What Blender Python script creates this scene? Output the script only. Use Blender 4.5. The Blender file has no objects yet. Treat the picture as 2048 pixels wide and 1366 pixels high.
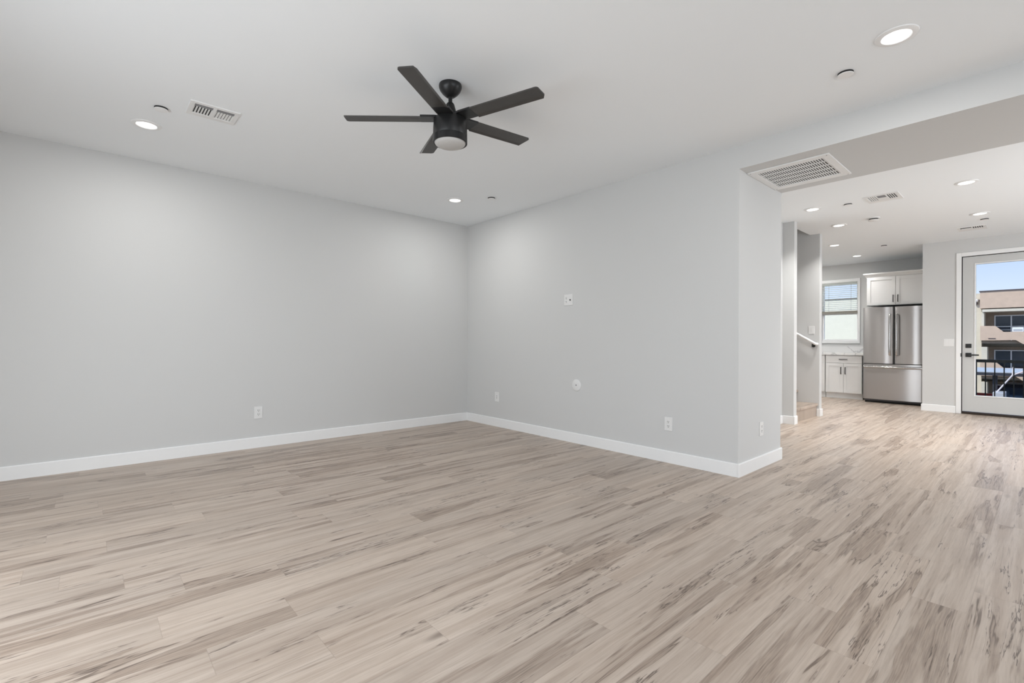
import bpy, bmesh, math, random
from mathutils import Vector, Matrix

random.seed(7)
SC = bpy.context.scene
COL = SC.collection

# ------------------------------------------------------------------ camera
cam_d = bpy.data.cameras.new('camera')
cam = bpy.data.objects.new('camera', cam_d)
COL.objects.link(cam)
SC.camera = cam
cam_d.sensor_fit = 'HORIZONTAL'
cam_d.sensor_width = 36.0
cam_d.lens = 952.07 / 2048 * 36.0
cam_d.clip_start, cam_d.clip_end = 0.03, 500
yaw, pit, rol = 0.8423, 0.0006, 0.0045
fw = Vector((-math.sin(yaw) * math.cos(pit), math.cos(yaw) * math.cos(pit), math.sin(pit)))
rt = Vector((math.cos(yaw), math.sin(yaw), 0))
up = rt.cross(fw)
r2 = math.cos(rol) * rt + math.sin(rol) * up
u2 = -math.sin(rol) * rt + math.cos(rol) * up
M = Matrix((r2, u2, -fw)).transposed().to_4x4()
M.translation = (0, 0, 1.111)
cam.matrix_world = M

# ------------------------------------------------------------------ sky, sun, daylight, exposure
W = bpy.data.worlds.new('sky')
SC.world = W
W.use_nodes = True
wn, wl = W.node_tree.nodes, W.node_tree.links
bg = wn['Background']
tc = wn.new('ShaderNodeTexCoord')
sx = wn.new('ShaderNodeSeparateXYZ')
cr = wn.new('ShaderNodeValToRGB')
wl.new(tc.outputs['Generated'], sx.inputs[0])
wl.new(sx.outputs['Z'], cr.inputs[0])
wl.new(cr.outputs[0], bg.inputs[0])
cr.color_ramp.elements[0].position = 0.0
cr.color_ramp.elements[0].color = (0.80, 0.87, 1.0, 1)
cr.color_ramp.elements[1].position = 0.6
cr.color_ramp.elements[1].color = (0.22, 0.42, 0.85, 1)
e = cr.color_ramp.elements.new(0.12)
e.color = (0.52, 0.64, 0.87, 1)
bg.inputs[1].default_value = 1.2

SUN, REAR_FILL, SIDE_FILL, DINE_FILL, CAN_W, CAN_K = 3.3, 112.0, 44.0, 98.0, 9.0, 11.0


def light(name, kind, loc, energy, color=(1, 1, 1), parent=None):
    d = bpy.data.lights.new(name, kind)
    d.energy = energy
    d.color = color
    o = bpy.data.objects.new(name, d)
    COL.objects.link(o)
    o.location = loc
    if parent:
        o.parent = parent
    return o


s = light('sun', 'SUN', (0, -5, 12), SUN, (1.0, 0.94, 0.84))
s.data.angle = 0.009
s.rotation_euler = Vector((0.40, 0.62, -0.82)).to_track_quat('-Z', 'Y').to_euler()


def window_light(name, loc, target, sx_, sy_, energy, color=(0.94, 0.975, 1.0)):
    o = light(name, 'AREA', loc, energy, color)
    o.data.shape = 'RECTANGLE'
    o.data.size, o.data.size_y = sx_, sy_
    o.rotation_euler = (Vector(target) - Vector(loc)).to_track_quat('-Z', 'Y').to_euler()
    return o


# lamps standing in for daylight at windows added unseen behind and beside the camera
window_light('added_daylight_rear', (-1.7, -1.62, 1.1), (-1.7, 5, -3.0), 3.4, 2.1, REAR_FILL)
window_light('added_daylight_side', (2.62, 1.2, 1.35), (-5, 1.2, 0.6), 3.0, 1.9, SIDE_FILL)
window_light('added_daylight_dining', (2.62, 6.9, 1.35), (-5, 6.9, 0.6), 3.2, 2.0, DINE_FILL)

up_l = light('stairwell_fill_light', 'AREA', (-3.4, 7.75, 4.08), 3.0, (1.0, 0.985, 0.955))  # unseen lamp added to lift the dark top of the stairwell
up_l.data.shape = 'DISK'
up_l.data.size = 0.5

vs = SC.view_settings
vs.view_transform = 'Standard'
vs.look = 'None'
vs.exposure = 0.0
vs.gamma = 1.0
vs.use_curve_mapping = False
SC.cycles.max_bounces = 10
SC.cycles.diffuse_bounces = 6
SC.cycles.caustics_reflective = False
SC.cycles.caustics_refractive = False
SC.cycles.sample_clamp_indirect = 6.0


# ------------------------------------------------------------------ materials
def nodes(name):
    m = bpy.data.materials.new(name)
    m.use_nodes = True
    nt = m.node_tree
    return m, nt.nodes, nt.links, nt.nodes['Principled BSDF']


def mat(name, col, rough=0.5, metal=0.0, spec=0.5, noise=0.0, nscale=20.0, bump=0.0, bscale=200.0):
    m, n, l, b = nodes(name)
    b.inputs['Base Color'].default_value = (*col, 1)
    b.inputs['Roughness'].default_value = rough
    b.inputs['Metallic'].default_value = metal
    b.inputs['Specular IOR Level'].default_value = spec
    g = n.new('ShaderNodeNewGeometry')
    if noise:
        t = n.new('ShaderNodeTexNoise')
        t.inputs['Scale'].default_value = nscale
        t.inputs['Detail'].default_value = 4
        l.new(g.outputs['Position'], t.inputs['Vector'])
        mx = n.new('ShaderNodeMix')
        mx.data_type = 'RGBA'
        mx.inputs[6].default_value = (*[c * (1 - noise) for c in col], 1)
        mx.inputs[7].default_value = (*[min(1, c * (1 + noise)) for c in col], 1)
        l.new(t.outputs['Fac'], mx.inputs[0])
        l.new(mx.outputs[2], b.inputs['Base Color'])
    if bump:
        t2 = n.new('ShaderNodeTexNoise')
        t2.inputs['Scale'].default_value = bscale
        t2.inputs['Detail'].default_value = 3
        l.new(g.outputs['Position'], t2.inputs['Vector'])
        bp = n.new('ShaderNodeBump')
        bp.inputs['Strength'].default_value = bump
        bp.inputs['Distance'].default_value = 0.002
        l.new(t2.outputs['Fac'], bp.inputs['Height'])
        l.new(bp.outputs['Normal'], b.inputs['Normal'])
    return m


def emis(name, col, strength):
    m, n, l, b = nodes(name)
    b.inputs['Base Color'].default_value = (*col, 1)
    b.inputs['Emission Color'].default_value = (*col, 1)
    b.inputs['Emission Strength'].default_value = strength
    return m


def thin_glass(name, tint=(1, 1, 1), refl=1.0):
    m, n, l, b = nodes(name)
    n.remove(b)
    out = [x for x in n if x.type == 'OUTPUT_MATERIAL'][0]
    tr = n.new('ShaderNodeBsdfTransparent')
    tr.inputs[0].default_value = (*tint, 1)
    gl = n.new('ShaderNodeBsdfGlossy')
    gl.inputs['Roughness'].default_value = 0.0
    fr = n.new('ShaderNodeFresnel')
    fr.inputs[0].default_value = 1.45
    mu = n.new('ShaderNodeMath')
    mu.operation = 'MULTIPLY'
    mu.inputs[1].default_value = refl
    mx = n.new('ShaderNodeMixShader')
    l.new(fr.outputs[0], mu.inputs[0])
    l.new(mu.outputs[0], mx.inputs[0])
    l.new(tr.outputs[0], mx.inputs[1])
    l.new(gl.outputs[0], mx.inputs[2])
    l.new(mx.outputs[0], out.inputs[0])
    return m


def wood_floor(name):
    m, n, l, b = nodes(name)
    cnt = [0]

    def math_(op, a, b_=None, c=None):
        x = n.new('ShaderNodeMath')
        x.operation = op
        for i, v in enumerate((a, b_, c)):
            if v is None:
                continue
            if isinstance(v, (int, float)):
                x.inputs[i].default_value = v
            else:
                l.new(v, x.inputs[i])
        return x.outputs[0]

    def comb(x, y, z=0.0):
        c = n.new('ShaderNodeCombineXYZ')
        for i, v in enumerate((x, y, z)):
            if isinstance(v, (int, float)):
                c.inputs[i].default_value = v
            else:
                l.new(v, c.inputs[i])
        return c.outputs[0]

    def noise(vec, detail=3.0, rough=0.5, dist=0.0):
        t = n.new('ShaderNodeTexNoise')
        t.inputs['Scale'].default_value = 1.0
        t.inputs['Detail'].default_value = detail
        t.inputs['Roughness'].default_value = rough
        t.inputs['Distortion'].default_value = dist
        l.new(vec, t.inputs['Vector'])
        return t.outputs['Fac']

    def ramp(v, lo, hi):
        x = n.new('ShaderNodeMapRange')
        x.interpolation_type = 'SMOOTHSTEP'
        x.inputs['From Min'].default_value = lo
        x.inputs['From Max'].default_value = hi
        l.new(v, x.inputs['Value'])
        return x.outputs[0]

    def mix(f, a, c):
        x = n.new('ShaderNodeMix')
        x.data_type = 'RGBA'
        if isinstance(f, (int, float)):
            x.inputs[0].default_value = f
        else:
            l.new(f, x.inputs[0])
        for i, v in ((6, a), (7, c)):
            if isinstance(v, tuple):
                x.inputs[i].default_value = (*v, 1)
            else:
                l.new(v, x.inputs[i])
        return x.outputs[2]

    g = n.new('ShaderNodeNewGeometry')
    sp = n.new('ShaderNodeSeparateXYZ')
    l.new(g.outputs['Position'], sp.inputs[0])
    X, Y = math_('ADD', sp.outputs[0], 20.01), math_('ADD', sp.outputs[1], 20.0)
    PW, PL = 0.18, 1.22
    xr = math_('DIVIDE', X, PW)
    row = math_('FLOOR', xr)
    fx = math_('FRACT', xr)
    wn1 = n.new('ShaderNodeTexWhiteNoise')
    wn1.noise_dimensions = '1D'
    l.new(row, wn1.inputs['W'])
    yr = math_('DIVIDE', math_('ADD', Y, math_('MULTIPLY', wn1.outputs['Value'], PL)), PL)
    colm = math_('FLOOR', yr)
    fy = math_('FRACT', yr)
    wn2 = n.new('ShaderNodeTexWhiteNoise')
    wn2.noise_dimensions = '2D'
    l.new(comb(row, colm), wn2.inputs['Vector'])
    pid = wn2.outputs['Value']
    off = math_('MULTIPLY', pid, 57.0)
    # slow wave so the grain wanders across the board
    wav = math_('MULTIPLY', math_('SUBTRACT', noise(comb(math_('MULTIPLY', X, 3.5), math_('MULTIPLY', Y, 1.1), off), 2), 0.5), 0.032)
    XW = math_('ADD', X, wav)
    fine = noise(comb(math_('MULTIPLY', XW, 130), math_('MULTIPLY', Y, 5.0), off), 4, 0.6)
    med = noise(comb(math_('MULTIPLY', XW, 24), math_('MULTIPLY', Y, 0.8), off), 4, 0.6)
    band = noise(comb(math_('MULTIPLY', XW, 9.0), math_('MULTIPLY', Y, 0.62), off), 4, 0.58, 0.5)
    mot = noise(comb(math_('MULTIPLY', X, 9), math_('MULTIPLY', Y, 6), off), 3)
    light_c, mid_c = (0.505, 0.425, 0.360), (0.405, 0.328, 0.270)
    c = mix(ramp(med, 0.36, 0.66), light_c, mid_c)
    c = mix(math_('MULTIPLY', ramp(fine, 0.40, 0.74), 0.42), c, (0.29, 0.225, 0.178))
    c = mix(math_('MULTIPLY', ramp(mot, 0.52, 0.75), 0.25), c, (0.34, 0.275, 0.228))
    hb = ramp(band, 0.535, 0.60)
    fine2 = noise(comb(math_('MULTIPLY', XW, 240), math_('MULTIPLY', Y, 7.0), off), 3, 0.6)
    c = mix(math_("MULTIPLY", hb, 0.68), c, mix(ramp(fine2, 0.36, 0.66), (0.345, 0.268, 0.212), (0.185, 0.137, 0.106)))
    # dark rim of the heartwood
    edge = math_('SUBTRACT', 1.0, ramp(math_('ABSOLUTE', math_('SUBTRACT', band, 0.578)), 0.002, 0.012))
    brk = ramp(noise(comb(math_('MULTIPLY', X, 5), math_('MULTIPLY', Y, 2.2), off), 2), 0.50, 0.60)
    c = mix(math_('MULTIPLY', math_('MULTIPLY', edge, brk), 0.72), c, (0.085, 0.058, 0.043))
    # long thin checks
    chk = noise(comb(math_('MULTIPLY', XW, 19), math_('MULTIPLY', Y, 0.9), math_('ADD', off, 9.0)), 5, 0.62)
    crk = math_('SUBTRACT', 1.0, ramp(math_('ABSOLUTE', math_('SUBTRACT', chk, 0.5)), 0.003, 0.013))
    cm = ramp(noise(comb(math_('MULTIPLY', X, 8), math_('MULTIPLY', Y, 1.9), math_('ADD', off, 3.0)), 2), 0.53, 0.61)
    c = mix(math_('MULTIPLY', math_('MULTIPLY', crk, cm), 0.85), c, (0.075, 0.052, 0.040))
    # short dark flecks and mineral streaks
    flk = noise(comb(math_('MULTIPLY', XW, 120), math_('MULTIPLY', Y, 2.6), math_('ADD', off, 5.0)), 2, 0.5)
    fmk = ramp(noise(comb(math_('MULTIPLY', X, 7), math_('MULTIPLY', Y, 1.3), math_('ADD', off, 7.0)), 2), 0.46, 0.66)
    c = mix(math_('MULTIPLY', math_('MULTIPLY', ramp(flk, 0.60, 0.68), math_('MAXIMUM', math_('MULTIPLY', hb, 0.8), math_('MULTIPLY', fmk, 0.55))), 0.60), c, (0.115, 0.082, 0.062))
    # knots
    vo = n.new('ShaderNodeTexVoronoi')
    vo.inputs['Scale'].default_value = 1.0
    l.new(comb(math_('MULTIPLY', XW, 6.0), math_('MULTIPLY', Y, 1.4), off), vo.inputs['Vector'])
    spc = n.new('ShaderNodeSeparateColor')
    l.new(vo.outputs['Color'], spc.inputs[0])
    kn = math_('SUBTRACT', 1.0, ramp(math_('ADD', vo.outputs['Distance'], math_('MULTIPLY', math_('SUBTRACT', fine, 0.5), 0.06)), 0.03, 0.17))
    km = ramp(spc.outputs[0], 0.84, 0.86)
    c = mix(math_('MULTIPLY', math_('MULTIPLY', kn, km), 0.72), c, (0.125, 0.09, 0.07))
    # each board its own tone
    hs = n.new('ShaderNodeHueSaturation')
    l.new(c, hs.inputs['Color'])
    l.new(math_('ADD', math_('MULTIPLY', pid, 0.11), 0.945), hs.inputs['Value'])
    l.new(math_('ADD', math_('MULTIPLY', wn2.outputs['Value'], 0.06), 0.99), hs.inputs['Saturation'])
    c = hs.outputs[0]
    # joints
    jx = math_('MINIMUM', fx, math_('SUBTRACT', 1.0, fx))
    jy = math_('MINIMUM', fy, math_('SUBTRACT', 1.0, fy))
    jn = math_('MAXIMUM', math_('SUBTRACT', 1.0, ramp(jx, 0.0, 0.010)), math_('SUBTRACT', 1.0, ramp(jy, 0.0, 0.0016)))
    c = mix(math_('MULTIPLY', jn, 0.32), c, (0.20, 0.155, 0.125))
    l.new(c, b.inputs['Base Color'])
    rg = math_('ADD', math_('MULTIPLY', med, 0.14), 0.30)
    l.new(rg, b.inputs['Roughness'])
    b.inputs['Specular IOR Level'].default_value = 0.5
    bp = n.new('ShaderNodeBump')
    bp.inputs['Strength'].default_value = 0.10
    bp.inputs['Distance'].default_value = 0.0015
    l.new(math_('SUBTRACT', fine, math_('MULTIPLY', jn, 1.5)), bp.inputs['Height'])
    l.new(bp.outputs[0], b.inputs['Normal'])
    return m


def brushed_steel(name):
    m, n, l, b = nodes(name)
    b.inputs['Base Color'].default_value = (0.48, 0.466, 0.462, 1)
    b.inputs['Metallic'].default_value = 1.0
    b.inputs['Anisotropic'].default_value = 0.85
    b.inputs['Anisotropic Rotation'].default_value = 0.25
    tc_ = n.new('ShaderNodeNewGeometry')
    mp = n.new('ShaderNodeMapping')
    mp.inputs['Scale'].default_value = (3, 3, 400)
    t = n.new('ShaderNodeTexNoise')
    t.inputs['Detail'].default_value = 3
    l.new(tc_.outputs['Position'], mp.inputs[0])
    l.new(mp.outputs[0], t.inputs['Vector'])
    r = n.new('ShaderNodeMapRange')
    r.inputs['To Min'].default_value = 0.27
    r.inputs['To Max'].default_value = 0.295
    l.new(t.outputs['Fac'], r.inputs['Value'])
    l.new(r.outputs[0], b.inputs['Roughness'])
    return m


def marble(name):
    m, n, l, b = nodes(name)
    g = n.new('ShaderNodeNewGeometry')
    t = n.new('ShaderNodeTexNoise')
    t.inputs['Scale'].default_value = 2.2
    t.inputs['Detail'].default_value = 5
    t.inputs['Distortion'].default_value = 1.2
    l.new(g.outputs['Position'], t.inputs['Vector'])
    a = n.new('ShaderNodeMath'); a.operation = 'SUBTRACT'; a.inputs[1].default_value = 0.5
    l.new(t.outputs['Fac'], a.inputs[0])
    ab = n.new('ShaderNodeMath'); ab.operation = 'ABSOLUTE'
    l.new(a.outputs[0], ab.inputs[0])
    r = n.new('ShaderNodeMapRange')
    r.inputs['From Max'].default_value = 0.025
    l.new(ab.outputs[0], r.inputs['Value'])
    mx = n.new('ShaderNodeMix'); mx.data_type = 'RGBA'
    mx.inputs[6].default_value = (0.46, 0.46, 0.47, 1)
    mx.inputs[7].default_value = (0.76, 0.76, 0.76, 1)
    l.new(r.outputs[0], mx.inputs[0])
    l.new(mx.outputs[2], b.inputs['Base Color'])
    b.inputs['Roughness'].default_value = 0.2
    return m


PAINT = mat('wall_paint', (0.60, 0.603, 0.60), 0.75, 0, 0.3, bump=0.12, bscale=260)
CEILP = mat('ceiling_paint', (0.86, 0.888, 0.908), 0.85, 0, 0.2, bump=0.12, bscale=260)
TRIM = mat('trim_paint', (0.82, 0.825, 0.825), 0.38, 0, 0.5, noise=0.01)
FLOOR = wood_floor('plank_floor')
DOORP = mat('door_paint', (0.55, 0.555, 0.55), 0.4, 0, 0.4, noise=0.01)
PLASTIC = mat('white_plastic', (0.74, 0.74, 0.735), 0.35, noise=0.01)
SLOT = mat('socket_slot_black', (0.02, 0.02, 0.02), 0.6, noise=0.05)
GAP = mat('gap_shade_and_seal_black', (0.015, 0.015, 0.015), 0.8, noise=0.05)  # black for painted shade in gaps, also dark seals and the toe grille
VENTW = mat('vent_white', (0.78, 0.78, 0.775), 0.45, noise=0.01)
DUCT = mat('duct_dark', (0.035, 0.035, 0.035), 0.8, noise=0.1)
FILTER = mat('filter_grey', (0.25, 0.25, 0.26), 0.9, noise=0.1)
LENS = emis('lamp_lens', (1.0, 0.985, 0.96), 3.0)
CAB = mat('cabinet_paint', (0.76, 0.76, 0.755), 0.35, noise=0.01)
PULL = mat('pull_dark_nickel', (0.035, 0.033, 0.032), 0.4, 0.5, noise=0.1)
STEEL = brushed_steel('brushed_steel')
CHROME = mat('handle_steel', (0.50, 0.49, 0.485), 0.18, 1.0, noise=0.03)
FRSIDE = mat('fridge_case', (0.10, 0.10, 0.105), 0.5, noise=0.05)
QUARTZ = marble('quartz')
BLACKM = mat('matte_black_metal', (0.022, 0.022, 0.022), 0.42, 0.4, noise=0.1)
FANB = mat('fan_black', (0.014, 0.014, 0.0145), 0.36, 0.0, 0.35, noise=0.1)
BLADE = mat('fan_blade_charcoal', (0.046, 0.043, 0.040), 0.45, 0.0, 0.5, noise=0.15, nscale=14)
BOWL = mat('frosted_glass', (0.50, 0.495, 0.485), 0.6, 0, 0.5, noise=0.01)
GLASS = thin_glass('window_glass', (0.97, 0.985, 0.98), 0.012)
BLIND = mat('blind_slat', (0.86, 0.87, 0.86), 0.5, noise=0.02)
_n, _l = BLIND.node_tree.nodes, BLIND.node_tree.links
_t = _n.new('ShaderNodeBsdfTranslucent')
_t.inputs[0].default_value = (0.95, 0.97, 0.94, 1)
_m = _n.new('ShaderNodeMixShader')
_m.inputs[0].default_value = 0.72
_l.new(_n['Principled BSDF'].outputs[0], _m.inputs[1])
_l.new(_t.outputs[0], _m.inputs[2])
_l.new(_m.outputs[0], _n['Material Output'].inputs[0])
BRAIL = mat('blind_rail_backlit_shade', (0.30, 0.285, 0.25), 0.6, noise=0.15, nscale=60)  # backlit shade of the bottom stack put into its colour
CORD = mat('blind_cord', (0.35, 0.35, 0.34), 0.8, noise=0.1)
BRONZE = mat('bronze_threshold', (0.035, 0.025, 0.02), 0.45, 0.6, noise=0.1)
STUC_T = mat('tan_stucco', (0.66, 0.50, 0.385), 0.95, 0, 0.1, noise=0.13, nscale=3, bump=0.6, bscale=12)
STUC_C = mat('cream_stucco', (0.72, 0.66, 0.55), 0.95, 0, 0.1, noise=0.10, nscale=4, bump=0.6, bscale=12)
STUC_B = mat('brown_stucco', (0.36, 0.28, 0.21), 0.95, 0, 0.1, noise=0.2, nscale=6)
STUC_W = mat('pale_stucco', (0.86, 0.83, 0.70), 0.95, 0, 0.1, noise=0.05, nscale=9, bump=0.8, bscale=30)
COPING = mat('roof_coping', (0.09, 0.07, 0.07), 0.7, noise=0.1)
DGLASS = mat('dark_window_glass', (0.022, 0.03, 0.045), 0.12, 0, 0.6, noise=0.2)
WFRAME = mat('white_window_frame', (0.90, 0.90, 0.90), 0.5, noise=0.02)
ASPH = mat('asphalt', (0.16, 0.155, 0.15), 0.9, noise=0.2, nscale=2)
CARROOF = mat('carport_sheet', (0.50, 0.53, 0.57), 0.6, noise=0.08, nscale=2)
CARFASC = mat('carport_fascia', (0.035, 0.035, 0.045), 0.6, noise=0.1)
CARPAINT = mat('car_navy_paint', (0.012, 0.014, 0.022), 0.25, 0.2, 0.6, noise=0.05)
RED = mat('red_paint', (0.55, 0.05, 0.05), 0.5, noise=0.1)
REDLAMP = mat('tail_lamp_red', (0.5, 0.02, 0.04), 0.2, noise=0.05)
RUBBER = mat('tyre_rubber', (0.02, 0.02, 0.02), 0.8, noise=0.1)
LIFTW = mat('lift_white', (0.80, 0.74, 0.74), 0.5, noise=0.05)
GREYBOX = mat('grey_metal_box', (0.50, 0.50, 0.52), 0.5, noise=0.06)


# ------------------------------------------------------------------ mesh helpers
class MB:
    def __init__(self):
        self.bm = bmesh.new()

    def box(self, lo, hi, bevel=0.0):
        b2 = bmesh.new()
        bmesh.ops.create_cube(b2, size=1.0)
        for v in b2.verts:
            v.co = Vector([(lo[i] + hi[i]) / 2 + v.co[i] * (hi[i] - lo[i]) for i in range(3)])
        if bevel:
            bmesh.ops.bevel(b2, geom=b2.edges[:], offset=bevel, segments=2, affect='EDGES', profile=0.5)
        self._add(b2)
        return self

    def _add(self, b2, mtx=None):
        if mtx is not None:
            bmesh.ops.transform(b2, matrix=mtx, verts=b2.verts[:])
        me = bpy.data.meshes.new('tmp')
        b2.to_mesh(me)
        b2.free()
        self.bm.from_mesh(me)
        bpy.data.meshes.remove(me)

    def prism(self, pts, axis, a, b, mtx=None):
        """polygon pts (2D) extruded along axis 0/1/2 from a to b"""
        b2 = bmesh.new()

        def P(p, t):
            q = list(p)
            q.insert(axis, t)
            return Vector(q)
        va = [b2.verts.new(P(p, a)) for p in pts]
        vb = [b2.verts.new(P(p, b)) for p in pts]
        b2.faces.new(va)
        b2.faces.new(vb[::-1])
        for i in range(len(pts)):
            j = (i + 1) % len(pts)
            b2.faces.new((va[j], va[i], vb[i], vb[j]))
        bmesh.ops.recalc_face_normals(b2, faces=b2.faces[:])
        self._add(b2, mtx)
        return self

    def lathe(self, prof, n=48, origin=(0, 0, 0), axis='Z'):
        """prof: list of (r, z)"""
        b2 = bmesh.new()
        rings = []
        for r, z in prof:
            if r < 1e-6:
                rings.append([b2.verts.new((0, 0, z))])
            else:
                rings.append([b2.verts.new((r * math.cos(2 * math.pi * k / n), r * math.sin(2 * math.pi * k / n), z)) for k in range(n)])
        for A, B in zip(rings, rings[1:]):
            for k in range(n):
                k2 = (k + 1) % n
                if len(A) == 1 and len(B) == 1:
                    continue
                if len(A) == 1:
                    b2.faces.new((A[0], B[k], B[k2]))
                elif len(B) == 1:
                    b2.faces.new((A[k], B[0], A[k2]))
                else:
                    b2.faces.new((A[k], B[k], B[k2], A[k2]))
        bmesh.ops.recalc_face_normals(b2, faces=b2.faces[:])
        m_ = Matrix.Translation(origin)
        if axis == 'X':
            m_ = m_ @ Matrix.Rotation(math.pi / 2, 4, 'Y')
        elif axis == 'Y':
            m_ = m_ @ Matrix.Rotation(math.pi / 2, 4, 'X')
        self._add(b2, m_)
        return self

    def tube(self, path, r, n=12, flat=1.0, ref=(0, 0, 1)):
        b2 = bmesh.new()
        path = [Vector(p) for p in path]
        rings = []
        for i, p in enumerate(path):
            if i == 0:
                t = path[1] - p
            elif i == len(path) - 1:
                t = p - path[i - 1]
            else:
                t = (path[i + 1] - p).normalized() + (p - path[i - 1]).normalized()
            t.normalize()
            a = t.cross(Vector(ref))
            if a.length < 1e-3:
                a = Vector((1, 0, 0))
            a.normalize()
            bb = a.cross(t)
            rings.append([b2.verts.new(p + a * r * math.cos(2 * math.pi * k / n) + bb * r * flat * math.sin(2 * math.pi * k / n)) for k in range(n)])
        for A, B in zip(rings, rings[1:]):
            for k in range(n):
                b2.faces.new((A[k], A[(k + 1) % n], B[(k + 1) % n], B[k]))
        b2.faces.new(rings[0][::-1])
        b2.faces.new(rings[-1])
        bmesh.ops.recalc_face_normals(b2, faces=b2.faces[:])
        self._add(b2)
        return self

    def build(self, name, material, parent=None, smooth=False, loc=None):
        me = bpy.data.meshes.new(name)
        self.bm.to_mesh(me)
        self.bm.free()
        me.materials.append(material)
        if smooth:
            me.polygons.foreach_set('use_smooth', [True] * len(me.polygons))
            try:
                me.set_sharp_from_angle(angle=math.radians(35))
            except Exception:
                pass
        o = bpy.data.objects.new(name, me)
        COL.objects.link(o)
        if parent is not None:
            o.parent = parent
        if loc is not None:
            o.location = loc
        return o


def tag(o, label, cat, group=None, kind=None):
    o['label'] = label
    o['category'] = cat
    if group:
        o['group'] = group
    if kind:
        o['kind'] = kind
    return o


def thing(name, label, cat, loc=(0, 0, 0), rz=0.0, group=None, kind=None):
    o = bpy.data.objects.new(name, None)
    COL.objects.link(o)
    o.location = loc
    o.rotation_euler = (0, 0, rz)
    o.empty_display_size = 0.05
    return tag(o, label, cat, group, kind)


def struct(name, mb, m, label, cat, smooth=False):
    return tag(mb.build(name, m, smooth=smooth), label, cat, kind='structure')


def dup(root, loc, label, rz=None):
    r = root.copy()
    COL.objects.link(r)
    r.location = loc
    if rz is not None:
        r.rotation_euler = (0, 0, rz)
    r['label'] = label
    for ch in list(root.children):
        c = ch.copy()
        COL.objects.link(c)
        c.parent = r
        for g in list(ch.children):
            d = g.copy()
            COL.objects.link(d)
            d.parent = c
    return r


# ------------------------------------------------------------------ room shell
XL, YT, YB2, XE = -5.453, 4.017, 4.961, -1.690     # left wall, television wall, its back, its free end
H, S, K = 2.743, 2.549, 2.775                      # living ceiling, dropped beam, kitchen ceiling
YR, XR = -1.60, 2.60                               # wall behind the camera, wall on the right
YD, YK = 10.402, 11.95                             # wall with the glass door, kitchen window wall
XH, XS = -2.430, -2.285                            # hall wall, free ends of the stair walls
YS1, YS2, YS3, YS4 = 7.195, 7.305, 8.300, 8.410
XA = -1.369                                        # corner beside the refrigerator
XKL = -4.20


def hole_wall(axis, a0, a1, u0, u1, z0, z1, holes):
    """a slab of wall across axis a0..a1, running u0..u1, with rectangular openings (u0,u1,z0,z1)"""
    mb = MB()

    def bx(ua, ub, za, zb):
        if ub - ua < 1e-4 or zb - za < 1e-4:
            return
        if axis == 'Y':
            mb.box((ua, a0, za), (ub, a1, zb))
        else:
            mb.box((a0, ua, za), (a1, ub, zb))
    u = u0
    for (h0, h1, hz0, hz1) in sorted(holes):
        bx(u, h0, z0, z1)
        bx(h0, h1, z0, hz0)
        bx(h0, h1, hz1, z1)
        u = h1
    bx(u, u1, z0, z1)
    return mb


struct('floor', MB().box((-6.6, -1.75, -0.15), (2.75, YD + 0.15, 0)).box((-4.35, YD + 0.15, -0.15), (-1.25, 12.1, 0)), FLOOR,
       'greige wood-look plank floor running through the living room to the kitchen', 'floor')
struct('ceiling', MB().box((-5.6, -1.75, H), (2.75, 4.3, 3.0)), CEILP,
       'flat white living room ceiling carrying the black fan', 'ceiling')
struct('ceiling_beam', MB().box((XE, YT, S), (2.75, YB2, 3.0)), PAINT,
       'dropped beam with the return grille between living room and kitchen', 'beam')
struct('ceiling_kitchen', MB().box((-2.42, YB2 - 0.2, K), (2.75, 12.1, 3.0)).box((-4.35, YS4 - 0.04, K), (-2.42, 12.1, 3.0))
       .box((-5.6, YB2 - 0.2, K), (-2.42, YS2 - 0.03, 3.0)), CEILP,
       'flat white kitchen and hall ceiling beyond the dropped beam', 'ceiling')
struct('roof', MB().box((-7.5, -4.6, 3.02), (5.6, 4.0, 3.2)).box((-4.4, 4.0, 3.02), (5.6, 7.15, 3.2)).box((-2.40, 7.15, 3.02), (5.6, 8.45, 3.2)).box((-4.4, 8.45, 3.02), (5.6, YD + 0.2, 3.2)).box((-4.4, YD + 0.2, 3.02), (-1.2, 12.2, 3.2)), COPING,
       'unseen flat roof slab added over the rooms to keep the sun out', 'roof')  # slab and its overhangs added out of view to block the sun
struct('wall_left', MB().box((-5.6, -1.75, 0), (XL, YT + 0.1, H + 0.1)), PAINT,
       'light grey wall with one low outlet, left of the room corner', 'wall')
struct('wall_middle', MB().box((-5.6, YT, 0), (XE, YB2, H + 0.1)), PAINT,
       'thick light grey wall block with television outlet and round cover plate', 'wall')
struct('wall_rear', hole_wall('Y', YR - 0.15, YR, -5.6, 2.75, 0, 2.9, [(-3.4, 0.0, 0.05, 2.2)]), PAINT,
       'light grey wall behind the camera with an added wide window', 'wall')
struct('wall_right', hole_wall('X', XR, XR + 0.15, -1.75, YD + 0.15, 0, 2.9, [(-0.3, 2.7, 0.4, 2.3), (5.3, 8.5, 0.3, 2.36)]), PAINT,
       'light grey wall to the right with two added wide windows', 'wall')
struct('wall_hall', MB().box((-2.56, YB2 - 0.05, 0), (XH, YS1 + 0.02, K + 0.1)), PAINT,
       'short light grey hall wall before the stair opening', 'wall')
struct('wall_stub', MB().box((-6.5, YS1, 0), (XS, YS2, K + 0.05), 0.003).box((-6.5, YS1, K + 0.05), (-2.43, YS2, 4.2)), PAINT,
       'narrow light grey stub wall on the near side of the stair opening', 'wall')
struct('wall_stair', MB().box((-6.5, YS3, 0), (XS, YS4, K + 0.05), 0.003).box((-6.5, YS3, K + 0.05), (-2.43, YS4, 4.2)), PAINT,
       'light grey stair wall carrying the white handrail', 'wall')
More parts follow.
